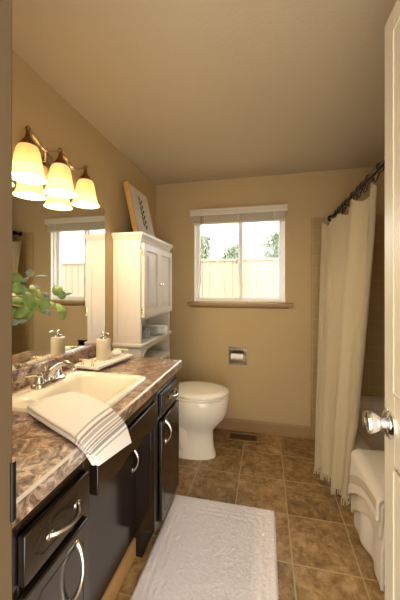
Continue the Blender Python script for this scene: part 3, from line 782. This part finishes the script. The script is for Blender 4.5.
# ------------------------------------------------------------------ towels over the tub rim
def drape(name, m, y0, y1, z_near, z_far, zin, off, label, th=.012, pw=1.0, band=None):
    top = .401+th*.5+off
    x_out, x_in = TX0-.008-th*.5-off, TX0+.118+off
    def fn(u, v):
        y = y0+(y1-y0)*v
        zo = z_near+(z_far-z_near)*v**pw
        Lo = top-zo; Li = top-zin; Lt = x_in-x_out; L = Lo+Lt+Li; s = u*L; rc = .035
        if s < Lo:
            z = zo+s; k = max(0, (top-.06-z)/.3); x = x_out-(.010+.010*math.sin(y*21+1.5*z)+.005*math.sin(y*47))*min(1, k*2.0)
            if top-z < rc: x += rc-math.sqrt(max(0, rc*rc-(rc-(top-z))**2))
        elif s < Lo+Lt:
            f = (s-Lo)/Lt; x = x_out+rc+f*(Lt-2*rc)+.0*v; z = top
        else:
            z = top-(s-Lo-Lt); x = x_in
            if top-z < rc: x -= rc-math.sqrt(max(0, rc*rc-(rc-(top-z))**2))
        return (x, y, z)
    g = MB().grid(fn, 60, 30)
    o = tag(g.build(name, m, smooth=True, angle=180, solid=th), label, 'towel')
    if band:
        b = MB().grid(lambda u, v: tuple(Vector(fn(band[0]+u*(band[1]-band[0]), .02+.96*v))-Vector((th*.5+.0015, 0, 0))), 8, 24)
        b.build('woven_band', 'bandm', o, smooth=True, angle=180, solid=.002)
    return o
drape('bath_towel', 'tubtowel', 1.285, 1.672, .06, .05, .31, 0, 'large white bath towel draped over the tub rim and hanging lowest to the floor')
drape('bath_towel', 'towelcream', 1.28, 1.655, .27, .09, .33, .016, 'cream towel layered over the large white towel on the tub rim', pw=2.2)
drape('hand_towel', 'tubtowel', 1.275, 1.635, .345, .20, .35, .032, 'small white towel with a woven band, topmost of the layers on the tub rim', pw=2.2, band=(.10, .19))

# ------------------------------------------------------------------ hand towel on the counter
def spt(pts, s):
    s = min(max(s, 0), 1)*(len(pts)-1); i = min(int(s), len(pts)-2); f = s-i
    a = Vector(pts[max(i-1, 0)]); b = Vector(pts[i]); c = Vector(pts[i+1]); d = Vector(pts[min(i+2, len(pts)-1)])
    return .5*((2*b)+(c-a)*f+(2*a-5*b+4*c-d)*f*f+(3*b-a-3*c+d)*f**3)
zt = CT+.016
zt = CT+.0085; zr = CT+.0235
near = [(-.775, .80, zt), (-.69, .757, zt), (-.60, .715, zt), (-.52, .680, zt), (-.476, .655, zt+.001), (-.452, .652, zt-.018), (-.445, .668, zt-.052)]
far = [(-.70, .925, zr), (-.645, .918, zr), (-.585, .892, zr), (-.525, .862, zr), (-.476, .835, zt+.008), (-.452, .838, zt-.022), (-.442, .858, zt-.09)]
ht = MB()
for lay, (dz, ins) in enumerate(((.002, 0), (.0135, .012))):
    def fn(u, v, dz=dz, ins=ins):
        a = spt(near, u); b_ = spt(far, u); q = ins+v*(1-2*ins); p = a.lerp(b_, q); p.z = a.z+(b_.z-a.z)*(q**.4 if u < .68 else q)
        k = min(1, max(0, (u-.62)/.14)); p.z += dz*(1-k) + .0012*math.sin(9*u+5*v); p.x += (dz+.004)*k
        if lay: p.z += .003*math.sin(PI*v)
        return p
    n0 = len(ht.v)
    ht.grid(fn, 40, 20)
o = ht.build('hand_towel', 'striped', smooth=True, angle=180, solid=.0125)
bv = o.modifiers.new('sub', 'SUBSURF'); bv.levels = 1; bv.render_levels = 1
tag(o, 'folded white hand towel with grey stripes hanging over the counter edge at the sink', 'towel')

# ------------------------------------------------------------------ tray, dispenser, soap
tm = Matrix.Translation((-.862, 1.43, CT)) @ Matrix.Rotation(-math.radians(8), 4, 'Z')
tr = thing('vanity_tray', (-.862, 1.43, CT), 'white marble tray with brass handles on the counter beside the sink', 'tray')
MB().loft([rrect(-.075, .075, -.155, .155, .012, .016), rrect(-.077, .077, -.157, .157, .012, .018), rrect(-.077, .077, -.157, .157, .012, .028), rrect(-.075, .075, -.155, .155, .012, .03)]).xform(tm).build('tray_slab', 'marble', tr)
for sx in (-1, 1):
    for sy in (-1, 1): MB().lathe([(0, .0005), (.006, .0005), (.009, .006), (.009, .011), (.005, .0165)], (sx*.058, sy*.135, 0), n=12).xform(tm).build('foot', 'gold', tr, smooth=True)
for sy in (-1, 1):
    mb = MB().tube([(-.05, sy*.138, .056), (.05, sy*.138, .056)], .0042, 8)
    for sx in (-1, 1): mb.lathe([(.008, .029), (.007, .034), (.004, .038), (.004, .056)], (sx*.032, sy*.138, 0), n=10).sphere((sx*.05, sy*.138, .056), .0062, 8, 6).sphere((sx*.032, sy*.138, .058), .0062, 8, 6)
    mb.xform(tm).build('tray_handle', 'gold', tr, smooth=True)
dx, dy = -.872, 1.425; dz = CT+.0302
di = thing('soap_dispenser', (dx, dy, dz), 'cream cylindrical soap dispenser with chrome pump standing on the marble tray', 'soap dispenser')
MB().lathe([(0, 0), (.036, 0), (.038, .003), (.038, .105), (.036, .11), (.02, .113), (0, .113)], (dx, dy, dz), n=28).build('bottle', 'ceramic', di, smooth=True)
MB().lathe([(.019, .112), (.019, .122), (.012, .126), (.006, .127), (.006, .14)], (dx, dy, dz), n=16).build('collar', 'chrome', di, smooth=True)
MB().lathe([(.012, .138), (.013, .146), (.009, .152), (0, .153)], (dx, dy, dz), n=16).tube([(dx, dy, dz+.146), (dx+.03, dy-.01, dz+.147), (dx+.043, dy-.014, dz+.14)], [.006, .005, .004], 8).build('pump_head', 'chrome', di, smooth=True)
tag(MB().sphere((-.847, 1.522, CT+.0302+.0165), .016, 18, 12, (1.7, 2.3, 1.0)).build('soap_bar', 'soap', smooth=True), 'white oval soap bar lying on the marble tray behind the dispenser', 'soap')

# ------------------------------------------------------------------ eucalyptus plant at the left
PX, PY = -.86, .60
pp = thing('potted_plant', (PX, PY, CT), 'green eucalyptus branches reaching in front of the mirror at the left', 'plant')
MB().lathe([(0, .001), (.045, .001), (.06, .03), (.064, .09), (.05, .15), (.035, .18), (.038, .2), (.033, .2), (.03, .18), (.0, .15)], (PX, PY, CT), n=24).build('vase', 'vase', pp, smooth=True)
def at(u, v, X):
    A = math.radians(12.8); r = (u-200)/286; p = (288-v)/286
    d = Vector((-math.sin(A)+r*math.cos(A), math.cos(A)+r*math.sin(A), p)); t = X/d.x
    return Vector((0, 0, 1.28))+d*t
branches = [[(-10, 305, -.85), (20, 296, -.84), (45, 292, -.86), (72, 290, -.87)], [(-10, 300, -.85), (15, 285, -.86), (30, 276, -.86), (34, 268, -.86)], [(-8, 310, -.84), (20, 306, -.83), (45, 310, -.85), (62, 311, -.86)], [(-5, 310, -.85), (10, 318, -.84), (22, 324, -.83)]]
stm = MB(); lv = {'leaf': MB(), 'leafblue': MB()}; RL = random.Random(11)
for b_ in branches:
    pts = [Vector((PX, PY, CT+.15))]+[at(*q) for q in b_]
    stm.tube([spt(pts, i/16) for i in range(17)], [.004-.0002*i for i in range(17)], 6)
stm.build('stem', 'stem', pp, smooth=True)
def leaf(mb, c, L, w, e):
    vs = []; n = 8
    for i in range(n+1):
        s = i/n; ww = w*math.sin(PI*(s**.8))**.75 if 0 < s < 1 else 0
        for k in (-1, 0, 1): vs.append(Vector(c)+e@Vector((s*L, k*ww, .12*L*math.sin(PI*s)+abs(k)*.12*w)))
    fs = []
    for i in range(n):
        for k in (0, 1): fs.append((i*3+k, (i+1)*3+k, (i+1)*3+k+1, i*3+k+1))
    mb.add(vs, fs)
# leaves: centre pixel, distance plane, length (m), width
LV = [(16,279,.045,.024),(21,292,.055,.03),(15,301,.055,.03),(28,300,.06,.034),(38,297,.055,.03),(30,311,.06,.034),(22,312,.055,.032),(40,307,.05,.03),(14,312,.04,.026),(46,298,.035,.02),(58,291,.045,.024),(62,295,.04,.02),(60,309,.048,.028),(62,314,.04,.026),(17,288,.04,.02),(45,304,.04,.024),(35,304,.05,.028),(24,303,.05,.03),(33,290,.04,.018),(51,305,.035,.014)]
for k, (u, v, L, w) in enumerate(LV):
    X = -.82-.07*RL.random(); c = at(u, v, X)
    yaw = RL.uniform(-1, 1); e = Euler((RL.uniform(.9, 1.6), RL.uniform(-.6, .6), yaw+PI/3)).to_matrix()
    leaf(lv['leaf'], c-e@Vector((L/2, 0, 0)), L, w, e)
for k, (u, v, L, w) in enumerate([(30,273,.045,.016),(46,296,.035,.016),(22,290,.035,.014),(41,277,.06,.008),(68,294,.045,.007),(47,313,.04,.012),(15,322,.04,.016),(22,321,.045,.01),(24,280,.035,.01),(36,287,.04,.012)]):
    L *= .8; w *= .8; c = at(u, v, -.83-.04*RL.random()); e = Euler((RL.uniform(.8, 1.7), RL.uniform(-.5, .9), RL.uniform(.4, 1.4))).to_matrix()
    leaf(lv['leafblue'], c-e@Vector((L/2, 0, 0)), L, w, e)
lv['leaf'].build('leaves', 'leaf', pp, smooth=True, angle=180, solid=.0008)
lv['leafblue'].build('leaves', 'leafblue', pp, smooth=True, angle=180, solid=.0008)['label'] = 'blue-green slender leaves'
